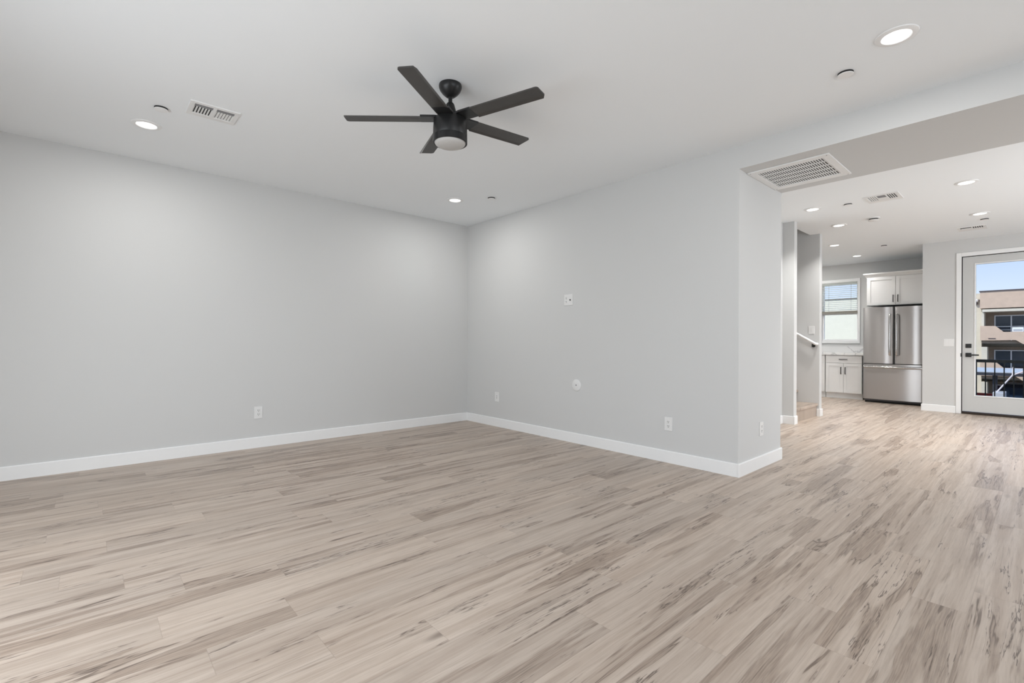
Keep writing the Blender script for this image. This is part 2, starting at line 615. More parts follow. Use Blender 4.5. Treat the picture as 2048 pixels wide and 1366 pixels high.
struct('wall_stairwell_end', MB().box((-6.6, YS1, 0), (-6.4, YS4, 4.2)).box((-6.6, YS1, 4.1), (-2.3, YS4, 4.25)).box((-2.42, YS1 + 0.02, 2.9), (-2.30, YS4 - 0.02, 4.25)), PAINT,
       'light grey end and top of the stairwell shaft', 'wall')
struct('wall_kitchen_left', MB().box((-4.35, YS4 - 0.01, 0), (XKL, 12.1, K + 0.1)), PAINT,
       'kitchen side wall hidden past the stairs', 'wall')
struct('wall_kitchen_window', hole_wall('Y', YK, YK + 0.15, -4.35, XA + 0.12, 0, K + 0.1, [(-3.26, -2.60, 1.165, 2.40)]), PAINT,
       'light grey kitchen wall around the window with the blind', 'wall')
struct('wall_fridge_side', MB().box((XA, YD + 0.02, 0), (XA + 0.12, 12.1, K + 0.1)), PAINT,
       'light grey return wall at the right of the refrigerator', 'wall')
DX0, DX1, DZ1 = -0.897, 0.047, 2.502
struct('wall_door', hole_wall('Y', YD, YD + 0.15, XA, 2.75, 0, K + 0.1, [(DX0, DX1, 0.0, DZ1)]), PAINT,
       'light grey wall around the glazed balcony door', 'wall')

# baseboards ---------------------------------------------------------
BH, BT = 0.110, 0.013


def base_profile():
    return [(0, 0), (BT, 0), (BT, BH - 0.006), (BT - 0.004, BH), (0, BH)]


def base_x(mb, x0, x1, y, side):          # runs along X on a wall face at y; side -1 sticks out towards -Y
    mb.prism([(y + side * (p - 0.001 if i in (0, 4) else p), z) for i, (p, z) in enumerate(base_profile())], 0, x0, x1)
    return mb


def base_y(mb, y0, y1, x, side):
    pts = [(x + side * (p - 0.001 if i in (0, 4) else p), z) for i, (p, z) in enumerate(base_profile())]
    mb.prism(pts, 1, y0, y1)
    return mb


struct('baseboard_left', base_y(MB(), YR, YT, XL, 1), TRIM, 'white baseboard along the left wall', 'baseboard')
struct('baseboard_middle', base_y(base_x(MB(), XL, XE, YT, -1), YT - BT, YB2 + BT, XE, 1), TRIM,
       'white baseboard wrapping the thick middle wall and its end', 'baseboard')
struct('baseboard_hall', base_y(MB(), YB2, YS1, XH, 1), TRIM, 'white baseboard along the short hall wall', 'baseboard')
struct('baseboard_stub', base_y(base_x(MB(), XH, XS, YS1, -1), YS1 - BT, YS2 + 0.004, XS, 1), TRIM,
       'white baseboard around the stub wall before the stairs', 'baseboard')
struct('baseboard_stair', base_y(base_x(MB(), -2.318, XS, YS3, -1), YS3 - BT, YS4 + BT, XS, 1), TRIM,
       'white baseboard around the end of the stair wall', 'baseboard')
struct('baseboard_door', base_y(base_x(MB(), XA, -0.958, YD, -1), YD - BT, 11.0, XA, -1), TRIM,
       'white baseboard between the refrigerator and the balcony door', 'baseboard')
struct('baseboard_rear', base_y(base_x(MB(), XL, XR, YR, 1), YR, YD, XR, -1), TRIM,
       'white baseboard behind and right of the camera', 'baseboard')


# windows added out of view to carry the daylight ------------------------
def plain_window(name, axis, a, u0, u1, z0, z1, n, label):
    root = thing(name, label, 'window', kind='structure')
    mb, gl = MB(), MB()
    w = 0.05

    def bx(mb_, ua, ub, za, zb, d0, d1):
        if axis == 'Y':
            mb_.box((ua, a + d0, za), (ub, a + d1, zb))
        else:
            mb_.box((a + d0, ua, za), (a + d1, ub, zb))
    bx(mb, u0, u1, z0, z0 + w, -0.028, 0.028)
    bx(mb, u0, u1, z1 - w, z1, -0.028, 0.028)
    for i in range(n + 1):
        c = u0 + (u1 - u0 - w) * i / n
        bx(mb, c, c + w, z0, z1, -0.03, 0.03)
    bx(gl, u0, u1, z0, z1, -0.003, 0.003)
    mb.build('frame', WFRAME, root)
    gl.build('glass', GLASS, root)
    return root


plain_window('added_window_2', 'Y', YR - 0.09, -3.4, 0.0, 0.05, 2.2, 2, 'unseen wide white window added behind the camera to carry daylight')
plain_window('added_window_3', 'X', XR + 0.09, -0.3, 2.7, 0.4, 2.3, 2, 'unseen white living room window added in the right wall to carry daylight')
plain_window('added_window_4', 'X', XR + 0.09, 5.3, 8.5, 0.3, 2.36, 3, 'unseen white dining window added in the right wall to carry daylight')

# ------------------------------------------------------------------ kitchen window with blind
WX0, WX1, WZ0, WZ1 = -3.26, -2.60, 1.165, 2.40
struct('trim_1', MB().box((WX0 - 0.055, YK - 0.016, WZ0 - 0.055), (WX0, YK + 0.001, WZ1 + 0.065), 0.002)
       .box((WX1, YK - 0.016, WZ0 - 0.055), (WX1 + 0.042, YK + 0.001, WZ1 + 0.065), 0.002)
       .box((WX0, YK - 0.016, WZ1), (WX1, YK + 0.001, WZ1 + 0.065), 0.002)
       .box((WX0, YK - 0.020, WZ0 - 0.055), (WX1, YK + 0.001, WZ0), 0.002)
       .box((WX0 - 0.055, YK - 0.021, WZ0 - 0.055), (WX1 + 0.042, YK + 0.001, WZ0 - 0.040), 0.002), TRIM,
       'white casing around the kitchen window', 'window casing')
wroot = thing('window_1', 'kitchen window looking out on a pale stucco wall', 'window', (0, 0, 0), kind='structure')
fr = MB()
for (a, b) in (((WX0, WZ0), (WX0 + 0.035, WZ1)), ((WX1 - 0.03, WZ0), (WX1, WZ1)), ((WX0 + 0.035, WZ0), (WX1 - 0.03, WZ0 + 0.03)), ((WX0 + 0.035, WZ1 - 0.03), (WX1 - 0.03, WZ1)), ((WX0 + 0.035, 1.72), (WX1 - 0.03, 1.765))):
    fr.box((a[0], YK + 0.07, a[1]), (b[0], YK + 0.12, b[1]))
fr.build('frame', WFRAME, wroot)
MB().box((WX0, YK + 0.094, WZ0), (WX1, YK + 0.098, WZ1)).build('glass', GLASS, wroot)

bl = thing('window_blind', 'half-raised white slatted blind with its bottom stack coloured brown-grey for backlit shade', 'blind', (0, 0, 0))
MB().box((WX0 + 0.008, YK + 0.004, WZ1 - 0.045), (WX1 - 0.008, YK + 0.058, WZ1 - 0.001), 0.003).build('head_rail', BLIND, bl)
sl = MB()
nsl = 14
for i in range(nsl):
    z = 1.825 + (2.345 - 1.825) * i / (nsl - 1)
    sl.prism([(YK + 0.008, z - 0.0085), (YK + 0.030, z - 0.0005), (YK + 0.052, z + 0.0055), (YK + 0.052, z + 0.0030), (YK + 0.030, z - 0.0030), (YK + 0.008, z - 0.0110)], 0, WX0 + 0.010, WX1 - 0.010)
sl.build('slats', BLIND, bl)
stk = MB()
for i in range(7):
    z = 1.736 + i * 0.0085
    stk.box((WX0 + 0.006, YK - 0.004 + (i % 2) * 0.002, z), (WX1 - 0.006, YK + 0.052, z + 0.0068))
stk.build('bottom_stack', BRAIL, bl)
for x in (-3.12, -2.72):
    MB().box((x - 0.002, YK + 0.005, 1.75), (x + 0.002, YK + 0.008, 2.37)).build('ladder_cord', CORD, bl)

# ------------------------------------------------------------------ balcony door
struct('trim_2', MB().box((DX0 - 0.058, YD - 0.017, 0), (DX0 + 0.004, YD + 0.001, DZ1 + 0.058), 0.003)
       .box((DX1 - 0.004, YD - 0.017, 0), (DX1 + 0.058, YD + 0.001, DZ1 + 0.058), 0.003)
       .box((DX0 + 0.004, YD - 0.017, DZ1 - 0.004), (DX1 - 0.004, YD + 0.001, DZ1 + 0.058), 0.003), TRIM,
       'white casing around the balcony door', 'door casing')
dr = thing('door_1', 'white balcony door with one tall glass pane and black lever', 'door', kind='structure')
MB().box((DX0, YD + 0.055, 0.03), (DX0 + 0.012, YD + 0.14, DZ1)).box((DX1 - 0.012, YD + 0.055, 0.03), (DX1, YD + 0.14, DZ1)).box((DX0, YD + 0.055, DZ1 - 0.012), (DX1, YD + 0.14, DZ1)).build('weatherstrip', GAP, dr)
MB().box((DX0, YD - 0.004, 0.0), (DX1, YD + 0.14, 0.034), 0.004).build('threshold', BRONZE, dr)
sx0, sx1, sz0, sz1 = DX0 + 0.014, DX1 - 0.014, 0.042, DZ1 - 0.014
gx0, gx1, gz0, gz1 = -0.742, -0.108, 0.290, 2.372
hole_wall('Y', YD + 0.012, YD + 0.056, sx0, sx1, sz0, sz1, [(gx0, gx1, gz0, gz1)]).build('slab', DOORP, dr)
bd = MB()
for (a, b) in (((gx0 - 0.004, gz0 - 0.004), (gx0 + 0.012, gz1 + 0.004)), ((gx1 - 0.012, gz0 - 0.004), (gx1 + 0.004, gz1 + 0.004)), ((gx0 + 0.012, gz0 - 0.004), (gx1 - 0.012, gz0 + 0.012)), ((gx0 + 0.012, gz1 - 0.012), (gx1 - 0.012, gz1 + 0.004))):
    bd.box((a[0], YD + 0.004, a[1]), (b[0], YD + 0.062, b[1]), 0.002)
bd.build('glazing_bead', TRIM, dr)
MB().box((gx0, YD + 0.031, gz0), (gx1, YD + 0.036, gz1)).build('glass', GLASS, dr)
MB().box((-0.846, YD + 0.002, 1.046), (-0.778, YD + 0.014, 1.112), 0.003).box((-0.817, YD - 0.014, 1.066), (-0.807, YD + 0.004, 1.094), 0.002).build('deadbolt', BLACKM, dr)
lv = MB().box((-0.846, YD + 0.002, 0.903), (-0.778, YD + 0.014, 0.969), 0.003).build('lever_handle', BLACKM, dr)
MB().lathe([(0, 0), (0.012, 0), (0.012, 0.05), (0, 0.05)], 20, (-0.812, YD + 0.006, 0.936), 'Y').box((-0.822, YD - 0.052, 0.925), (-0.690, YD - 0.036, 0.947), 0.003).build('lever', BLACKM, lv)
MB().box((DX0 - 0.005, YD - 0.019, 0.905), (DX0 + 0.010, YD + 0.02, 0.962), 0.002).build('strike_plate', BLACKM, dr)
for z in (0.30, 1.25, 2.20):
    MB().lathe([(0, -0.045), (0.007, -0.045), (0.007, 0.045), (0, 0.045)], 14, (DX1 - 0.008, YD - 0.002, z)).build('hinge', BLACKM, dr)


# ------------------------------------------------------------------ wall plates
def plate_mb(w, h, d=0.006, bev=0.002):
    return MB().box((-w / 2, -d, -h / 2), (w / 2, 0.0005, h / 2), bev)


def receptacle(parent, x, z):
    o = MB().box((x - 0.0165, -0.0075, z - 0.0145), (x + 0.0165, -0.004, z + 0.0145), 0.0015).build('receptacle', PLASTIC, parent)
    MB().box((x - 0.0080, -0.0082, z - 0.001), (x - 0.0050, -0.006, z + 0.009)).box((x + 0.0050, -0.0082, z - 0.001), (x + 0.0080, -0.006, z + 0.009)) \
        .lathe([(0, 0), (0.0032, 0), (0.0032, 0.0022), (0, 0.0022)], 12, (x, -0.006, z - 0.008), 'Y').build('slot', SLOT, o)


def outlet(label, loc, rz, group='duplex wall outlets'):
    r = thing('wall_outlet', label, 'outlet', loc, rz, group)
    plate_mb(0.080, 0.124).build('cover_plate', PLASTIC, r)
    for z in (0.020, -0.020):
        receptacle(r, 0, z)
    return r


o1 = outlet('white duplex outlet low on the left wall', (XL, 1.331, 0.364), math.pi / 2)
dup(o1, (-2.320, YT, 0.357), 'white duplex outlet low on the middle wall, near its free outer corner', 0.0)
dup(o1, (XE, 4.494, 0.345), 'white duplex outlet on the narrow end face of the middle wall', math.pi / 2)

tv = thing('television_outlet', 'square white two-gang plate with socket and cable jack, high on the middle wall', 'outlet', (-3.553, YT, 1.582), 0.0)
plate_mb(0.126, 0.122).build('cover_plate', PLASTIC, tv)
for z in (0.020, -0.020):
    receptacle(tv, -0.030, z)
MB().box((0.014, -0.0078, -0.034), (0.048, -0.004, 0.034), 0.001).build('jack_insert', PLASTIC, tv)
MB().lathe([(0, 0), (0.0075, 0), (0.0075, 0.008), (0, 0.008)], 14, (0.031, -0.0075, -0.002), 'Y').build('cable_jack', SLOT, tv)

rp = thing('round_cover_plate', 'round white blank plate with a centre screw on the middle wall', 'cover plate', (-3.433, YT, 0.638), 0.0)
MB().lathe([(0, 0.007), (0.058, 0.007), (0.063, 0.005), (0.065, 0.002), (0.065, -0.0005), (0, -0.0005)], 48, (0, 0, 0), 'Y').build('disc', PLASTIC, rp, smooth=True)
MB().lathe([(0, 0.009), (0.006, 0.009), (0.006, 0.006), (0, 0.006)], 16, (0, 0, 0), 'Y').build('screw', SLOT, rp)

dp = thing('data_outlet', 'small white data plate low on the middle wall beside the room corner', 'outlet', (-4.788, YT, 0.388), 0.0)
plate_mb(0.086, 0.124).build('cover_plate', PLASTIC, dp)
MB().box((-0.0165, -0.0076, -0.033), (0.0165, -0.004, 0.033), 0.001).build('insert', PLASTIC, dp)
MB().box((-0.006, -0.0082, 0.008), (0.006, -0.006, 0.018)).box((-0.006, -0.0082, -0.018), (0.006, -0.006, -0.008)).build('port', FILTER, dp)


def switch(name, label, loc, rz, gangs):
    r = thing(name, label, 'light switch', loc, rz)
    w = 0.080 + 0.046 * (gangs - 1)
    plate_mb(w, 0.122).build('cover_plate', PLASTIC, r)
    for i in range(gangs):
        x = (i - (gangs - 1) / 2) * 0.046
        mb = MB()
        mb.prism([(-0.0105, 0.033), (-0.0065, -0.033), (-0.004, -0.033), (-0.004, 0.033)], 0, x - 0.0165, x + 0.0165)
        mb.build('rocker', PLASTIC, r)
    return r


switch('light_switch', 'white rocker switch on the stair wall above the handrail', (-2.394, YS3, 1.312), 0.0, 1)
switch('light_switch', 'wide white rocker switch plate beside the balcony door', (-1.040, YD, 1.130), 0.0, 2)

# ------------------------------------------------------------------ ceiling fittings
GRP_CAN = 'recessed downlights'


def downlight(label, x, y, zc, power, spread=180):
    r = thing('recessed_downlight', label, 'ceiling light', (x, y, zc), 0, GRP_CAN)
    MB().lathe([(0.062, -0.0005), (0.062, -0.004), (0.066, -0.009), (0.080, -0.009), (0.092, -0.005), (0.095, -0.0005), (0.062, -0.0005)], 56).build('trim_ring', TRIM, r, smooth=True)
    MB().lathe([(0, -0.0035), (0.062, -0.0035), (0.062, -0.0005), (0, -0.0005)], 48).build('lens', LENS, r)
    a = light('lamp', 'AREA', (0, 0, -0.012), power, (1.0, 0.985, 0.955), r)
    a.data.shape = 'DISK'
    a.data.size = 0.115
    a.data.spread = math.radians(spread)
    return r


for lab, x, y in (('lit round downlight in the living ceiling beside the left wall and the slotted vent', -4.534, 0.328),
                  ('lit round downlight in the living ceiling, near the far room corner', -4.537, 3.158),
                  ('lit round downlight in the living ceiling close to the dropped beam', -0.530, 3.193)):
    downlight(lab, x, y, H, CAN_W)
for lab, x, y in (('lit downlight in the hall ceiling in front of the stair stub wall', -1.93, 6.72),
                  ('lit downlight in the hall ceiling beside the smoke detector, by the stairs', -1.943, 7.90),
                  ('lit downlight in the kitchen ceiling just past the stair wall end', -2.390, 9.462),
                  ('smallest lit downlight, farthest in the kitchen ceiling above the window wall', -2.389, 10.905),
                  ('lit downlight in the dining ceiling, right of the hall vent', -0.546, 6.75),
                  ('lit downlight in the dining ceiling above the balcony door vent', -0.560, 8.49)):
    downlight(lab, x, y, K, 4.5 if y > 10 else CAN_K, 115)

for lab, x, y in (('added unseen downlight brightening the kitchen, hidden past the stair wall, nearer one', -3.40, 9.462),
                  ('added unseen downlight brightening the kitchen, hidden past the stair wall, by the window', -3.40, 10.905)):
    downlight(lab, x, y, K, 16.0)  # unseen downlights added to brighten the kitchen
for lab, x, y in (('added unseen downlight brightening the dining area, nearest the beam', 0.85, 6.75),
                  ('added unseen downlight brightening the dining area, right of the balcony door', 0.85, 8.49)):
    downlight(lab, x, y, K, CAN_K)  # unseen downlights added to carry light into the dining side

GRP_SPR = 'concealed sprinkler covers'


def sprinkler(label, x, y, zc):
    r = thing('sprinkler_cover', label, 'sprinkler cover', (x, y, zc), 0, GRP_SPR)
    MB().lathe([(0, -0.0145), (0.040, -0.0145), (0.0415, -0.0130), (0.0415, -0.0110), (0, -0.0110)], 40).build('cover_disc', TRIM, r, smooth=True)
    MB().lathe([(0.0405, 0.0005), (0.0405, -0.0112), (0, -0.0112)], 32).build('gap_shade_ring', GAP, r)  # black cylinder painting the shade in the gap above the disc
    return r


sprinkler('round white sprinkler cover beside the downlight near the left wall', -4.143, 0.381, H)
sprinkler('round white sprinkler cover beside the downlight near the far room corner', -4.193, 3.419, H)
sprinkler('round white sprinkler cover beside the downlight close to the dropped beam', -0.808, 3.410, H)
sprinkler('small white sprinkler cover between hall downlight and hall vent', -1.578, 6.787, K)
sprinkler('small white sprinkler cover in the kitchen ceiling in front of the refrigerator', -1.831, 10.092, K)
sprinkler('small white sprinkler cover between dining downlight and balcony door vent', -0.545, 8.912, K)


def supply_vent(label, cx, cy, zc, lx, ly, banks, core, rz=0.0):
    """louvred register; lx along local X is the long side"""
    r = thing('supply_vent', label, 'air vent', (cx, cy, zc), rz, 'ceiling supply vents')
    m_ = 0.030
    fr_ = MB()
    t = 0.007
    for a, b in (((-lx / 2, -ly / 2), (lx / 2, -ly / 2 + m_)), ((-lx / 2, -ly / 2 + m_ + core), (lx / 2, ly / 2)), ((-lx / 2, -ly / 2 + m_), (-lx / 2 + m_, -ly / 2 + m_ + core)), ((lx / 2 - m_, -ly / 2 + m_), (lx / 2, -ly / 2 + m_ + core))):
        fr_.box((a[0], a[1], -t), (b[0], b[1], 0.0005), 0.0015)
    ix0, ix1, iy0, iy1 = -lx / 2 + m_, lx / 2 - m_, -ly / 2 + m_, -ly / 2 + m_ + core
    n = len(banks)
    wdt = (ix1 - ix0) / n
    for i in range(1, n):
        fr_.box((ix0 + i * wdt - 0.004, iy0, -t), (ix0 + i * wdt + 0.004, iy1, -0.001))
    fr_.build('frame', VENTW, r)
    MB().box((ix0 - 0.004, iy0 - 0.004, -0.0012), (ix1 + 0.004, iy1 + 0.004, 0.0004)).build('duct_opening', DUCT, r)
    for i, kind in enumerate(banks):
        a, b = ix0 + i * wdt + 0.005, ix0 + (i + 1) * wdt - 0.005
        if kind == 'panel':
            MB().box((a, iy0 + 0.008, -0.0042), (b, iy0 + 0.110, -0.0012)).build('damper_panel', FILTER, r)
            MB().box((a, iy0 + 0.115, -0.0055), (b, iy1, -0.001)).build('louvers', VENTW, r)
            continue
        if kind == 'slot':
            MB().box((a, iy0 + 0.085, -0.0055), (b, iy1, -0.001)).build('louvers', VENTW, r)
            continue
        lo = MB()
        wd = {'thin': 0.0035, 'wide': 0.0062}[kind]
        k = max(3, int((b - a) / 0.019))
        for j in range(k + 1):
            x = a + (b - a) * j / k
            lo.box((x - wd, iy0 + 0.010, -0.0045), (x + wd, iy1, -0.001))
        lo.build('louvers', VENTW, r)
    return r


def left_vent():
    # two banks side by side; each a row of cross louvres with an open slot on the camera side
    r = thing('supply_vent', 'white two-bank slotted vent in the living ceiling near the left wall', 'air vent', (-3.972, 0.667, H), math.pi / 2, 'ceiling supply vents')
    lx, ly, t = 0.300, 0.240, 0.008
    fr_ = MB()
    fr_.box((-lx / 2, -ly / 2, -t), (lx / 2, -ly / 2 + 0.032, 0.0005), 0.0015).box((-lx / 2, ly / 2 - 0.045, -t), (lx / 2, ly / 2, 0.0005), 0.0015)
    fr_.box((-lx / 2, -ly / 2 + 0.032, -t), (-lx / 2 + 0.030, ly / 2 - 0.045, 0.0005), 0.0015).box((lx / 2 - 0.030, -ly / 2 + 0.032, -t), (lx / 2, ly / 2 - 0.045, 0.0005), 0.0015)
    fr_.box((-0.011, -ly / 2 + 0.032, -t), (0.011, ly / 2 - 0.045, -0.0005))
    fr_.build('frame', VENTW, r)
    y0, y1 = -ly / 2 + 0.030, ly / 2 - 0.043
    MB().box((-lx / 2 + 0.026, y0 - 0.002, -0.0012), (lx / 2 - 0.026, y1 + 0.002, 0.0004)).build('duct_opening', DUCT, r)
    for a, b, wd in ((-0.120, -0.011, 0.0045), (0.011, 0.120, 0.0070)):
        lo = MB()
        for j in range(7):
            x = a + (b - a) * j / 6
            lo.box((x - wd, y0 + 0.050, -0.0045), (x + wd, y1, -0.001))
        lo.build('louvers', VENTW, r)
        MB().box((a, y0 + 0.014, -0.005), (b, y0 + 0.046, -0.001)).build('deflector', FILTER, r)
    return r


left_vent()
supply_vent('white vent in the hall ceiling with a grey middle panel, before the smoke detector', -1.238, 6.765, K, 0.320, 0.330, ['wide', 'panel', 'thin'], 0.215)
supply_vent('white vent with two dark slots in the ceiling in front of the balcony door', -0.704, 9.478, K, 0.300, 0.320, ['slot', 'thin'], 0.150)

# return grille in the underside of the beam
rg = thing('return_grille', 'large white egg-crate return grille under the dropped beam', 'air vent', (-1.390, 4.485, S))
w2, h2 = 0.298, 0.318
gfr = MB()
for a, b in (((-w2, -h2), (w2, -h2 + 0.068)), ((-w2, h2 - 0.068), (w2, h2)), ((-w2, -h2 + 0.068), (-w2 + 0.055, h2 - 0.068)), ((w2 - 0.055, -h2 + 0.068), (w2, h2 - 0.068))):
    gfr.box((a[0], a[1], -0.010), (b[0], b[1], 0.0005), 0.002)
gfr.build('frame', VENTW, rg)
MB().box((-w2 + 0.05, -h2 + 0.06, -0.0012), (w2 - 0.05, h2 - 0.06, 0.0004)).build('filter', DUCT, rg)
gl_ = MB()
nb = 5
gx, gy0, gy1 = w2 - 0.055, -h2 + 0.068, h2 - 0.068
for i in range(nb + 1):
    y = gy0 + (gy1 - gy0) * i / nb
    gl_.box((-gx, max(gy0, y - 0.0055), -0.005), (gx, min(gy1, y + 0.0055), -0.001))
nl = 27
for j in range(nl):
    x = -gx + 2 * gx * (j + 0.5) / nl
    gl_.box((x - 0.0040, gy0, -0.0035), (x + 0.0040, gy1, -0.001))
gl_.build('louvers', VENTW, rg)
for a, b in ((-w2 + 0.02, h2 - 0.02), (w2 - 0.02, h2 - 0.02), (-w2 + 0.02, -h2 + 0.02), (w2 - 0.02, -h2 + 0.02)):
    MB().lathe([(0, -0.0115), (0.004, -0.0115), (0.004, -0.008), (0, -0.008)], 10, (a, b, 0)).build('screw', FILTER, rg)

sd = thing('smoke_detector', 'round white smoke detector in the hall ceiling', 'smoke detector', (-1.524, 7.778, K))
MB().lathe([(0, -0.012), (0.068, -0.012), (0.070, -0.006), (0.070, 0.0005), (0, 0.0005)], 40).build('base', PLASTIC, sd, smooth=True)
MB().lathe([(0.050, -0.012), (0.050, -0.026), (0, -0.026)], 40).build('sensor_slot', SLOT, sd, smooth=True)
MB().lathe([(0, -0.026), (0.058, -0.026), (0.060, -0.030), (0.050, -0.040), (0.030, -0.044), (0, -0.045)], 40).build('cap', PLASTIC, sd, smooth=True)

# ------------------------------------------------------------------ ceiling fan
FX, FY = -2.527, 1.719
fan = thing('ceiling_fan', 'black five-blade ceiling fan with a frosted light bowl', 'ceiling fan', (FX, FY, 0))
MB().lathe([(0, H + 0.0005), (0.071, H + 0.0005), (0.0725, H - 0.008), (0.072, H - 0.018), (0.066, H - 0.035), (0.050, H - 0.056), (0.033, H - 0.071), (0.024, H - 0.077), (0, H - 0.078)], 56).build('canopy', FANB, fan, smooth=True)
MB().lathe([(0, H - 0.07), (0.0125, H - 0.07), (0.0125, 2.60), (0, 2.60)], 24).build('downrod', FANB, fan, smooth=True)
MB().lathe([(0, 2.627), (0.020, 2.627), (0.026, 2.618), (0.046, 2.545), (0.047, 2.520), (0, 2.520)], 40).build('coupling_cover', FANB, fan, smooth=True)
MB().lathe([(0, 2.530), (0.080, 2.530), (0.098, 2.524), (0.104, 2.510), (0.107, 2.470), (0.108, 2.4175), (0.106, 2.4145), (0.106, 2.4125), (0, 2.4125)], 64).build('motor_housing', FANB, fan, smooth=True)
MB().lathe([(0.105, 2.4135), (0.1085, 2.411), (0.109, 2.372), (0.106, 2.3705), (0.100, 2.3715), (0.099, 2.385), (0, 2.385)], 64).build('light_ring', FANB, fan, smooth=True)
MB().lathe([(0.0985, 2.384), (0.0985, 2.374), (0.094, 2.366), (0.080, 2.357), (0.055, 2.350), (0.025, 2.3465), (0, 2.346)], 64).build('light_bowl', BOWL, fan, smooth=True)
PH, PITCH, RB, WB = math.radians(17.84), math.radians(-4.8), 0.650, 0.1085
TX, TY = -0.0114, 0.0591


LIP = 0.017


def flat_part(x0, x1, w, r, n=6):
    pts = [(x0, -w / 2)]
    for k in range(n + 1):
        a = math.radians(-90 + 90 * k / n)
        pts.append((x1 - r + r * math.cos(a), -w / 2 + r + r * math.sin(a)))
    return pts + [(x1, w / 2 - LIP), (x0, w / 2 - LIP)]


tilt = Matrix(((1, 0, 0, 0), (0, 1, 0, 0), (TX, TY, 1, 0), (0, 0, 0, 1)))
blade_mesh = None
for k in range(5):
    a = PH + k * 2 * math.pi / 5
    nrm = Vector((-TX, -TY, 1)).normalized()
    d = Vector((math.cos(a), math.sin(a), 0))
    d.z = TX * d.x + TY * d.y
    d.normalize()
    q = nrm.cross(d)
    R3 = Matrix((d, q, nrm)).transposed().to_4x4()
    bm_b = MB().prism(flat_part(0.185, RB, WB, 0.018), 2, -0.004, 0.004)
    # the trailing edge is bent down a little
    yl = WB / 2 - LIP
    for _ in (0,):
        vs_ = [bm_b.bm.verts.new(v) for v in (
            (0.185, yl, -0.004), (RB, yl, -0.004), (RB - 0.012, WB / 2, -0.0115), (0.185, WB / 2, -0.0115),
            (0.185, yl, 0.004), (RB, yl, 0.004), (RB - 0.012, WB / 2, -0.0055), (0.185, WB / 2, -0.0055))]
        for f in ((3, 2, 1, 0), (4, 5, 6, 7), (1, 2, 6, 5), (2, 3, 7, 6), (3, 0, 4, 7)):
            bm_b.bm.faces.new([vs_[q_] for q_ in f])
    b = bm_b.build('blade', BLADE, fan, smooth=False)
    b.matrix_local = Matrix.Translation((0, 0, 2.5286)) @ R3 @ Matrix.Rotation(PITCH, 4, 'X')
    MB().prism([(0.060, -0.044), (0.100, -0.0535), (0.186, -0.0538), (0.186, 0.0538), (0.100, 0.0535), (0.060, 0.044)], 2, -0.0046, 0.0070).build('blade_root_shade', FANB, b)  # blade root in black, painting the dark shade and reflection near the hub

# ------------------------------------------------------------------ stairs and handrail
st = thing('staircase', 'wood-look steps rising between the two stair walls', 'stairs', (0, 0, 0))
TR, RI = 0.270, 0.187
for i in range(8):
    x = -2.322 - i * TR
    MB().box((x - 0.018, YS2 + 0.001, i * RI), (x, YS3 - 0.001, (i + 1) * RI - 0.012)).build('riser', FLOOR, st)
    MB().box((x - TR - 0.02, YS2 + 0.001, (i + 1) * RI - 0.012), (x + 0.002, YS3 - 0.001, (i + 1) * RI + 0.010)) \
        .box((x - 0.01, YS2 + 0.001, (i + 1) * RI - 0.030), (x + 0.022, YS3 - 0.002, (i + 1) * RI + 0.010), 0.006).build('tread', FLOOR, st)
MB().box((-6.39, YS2 + 0.001, 8 * RI - 0.1), (-2.322 - 8 * TR, YS3 - 0.001, 8 * RI)).build('landing', FLOOR, st)

hr = thing('handrail', 'white stair handrail rising leftward along the stair wall', 'handrail', (0, 0, 0))
yh = YS3 - 0.062
slope = 0.62
pts = [(-2.318, YS3 + 0.001, 1.098), (-2.318, YS3 - 0.03, 1.098), (-2.322, yh + 0.012, 1.099), (-2.335, yh, 1.106)]
pts += [(-2.335 - 0.2 * i, yh, 1.106 + 0.2 * slope * i) for i in range(1, 11)]
MB().tube(pts, 0.0185, 16, 1.1).build('rail', TRIM, hr, smooth=True)
for xb in (-2.365, -3.2, -4.1):
    zb = 1.106 + (-2.335 - xb) * slope - 0.022
    MB().lathe([(0, 0), (0.026, 0), (0.026, 0.006), (0.018, 0.010), (0, 0.010)], 24, (xb, YS3, zb - 0.030), 'Y') \
        .tube([(xb, YS3 - 0.006, zb - 0.030), (xb, yh + 0.010, zb - 0.030), (xb, yh, zb - 0.018), (xb, yh, zb + 0.004)], 0.007, 10, 1.0, (1, 0, 0)).build('bracket', BLACKM, hr, smooth=True)


# ------------------------------------------------------------------ kitchen cabinets
def shaker(mb, x0, x1, z0, z1, y, rail=0.057, t=0.020):
    """five-piece door; front face at y, body behind it"""
    mb.box((x0, y + 0.008, z0), (x1, y + t, z1))
    for a, b in (((x0, z0), (x0 + rail, z1)), ((x1 - rail, z0), (x1, z1)), ((x0 + rail, z0), (x1 - rail, z0 + rail)), ((x0 + rail, z1 - rail), (x1 - rail, z1))):
        mb.box((a[0], y, a[1]), (b[0], y + 0.010, b[1]), 0.0012)
    return mb


def bar_pull(parent, x, y, z, length, vertical):
    mb = MB()
    l = length / 2
    if vertical:
        mb.box((x - 0.0065, y - 0.032, z - l), (x + 0.0065, y - 0.020, z + l), 0.002)
        for s_ in (-1, 1):
            mb.box((x - 0.005, y - 0.026, z + s_ * (l - 0.008) - 0.005), (x + 0.005, y + 0.001, z + s_ * (l - 0.008) + 0.005))
    else:
        mb.box((x - l, y - 0.032, z - 0.0065), (x + l, y - 0.020, z + 0.0065), 0.002)
        for s_ in (-1, 1):
            mb.box((x + s_ * (l - 0.008) - 0.005, y - 0.026, z - 0.005), (x + s_ * (l - 0.008) + 0.005, y + 0.001, z + 0.005))
    return mb.build('pull', PULL, parent)


YC = 11.33
BW = 0.622


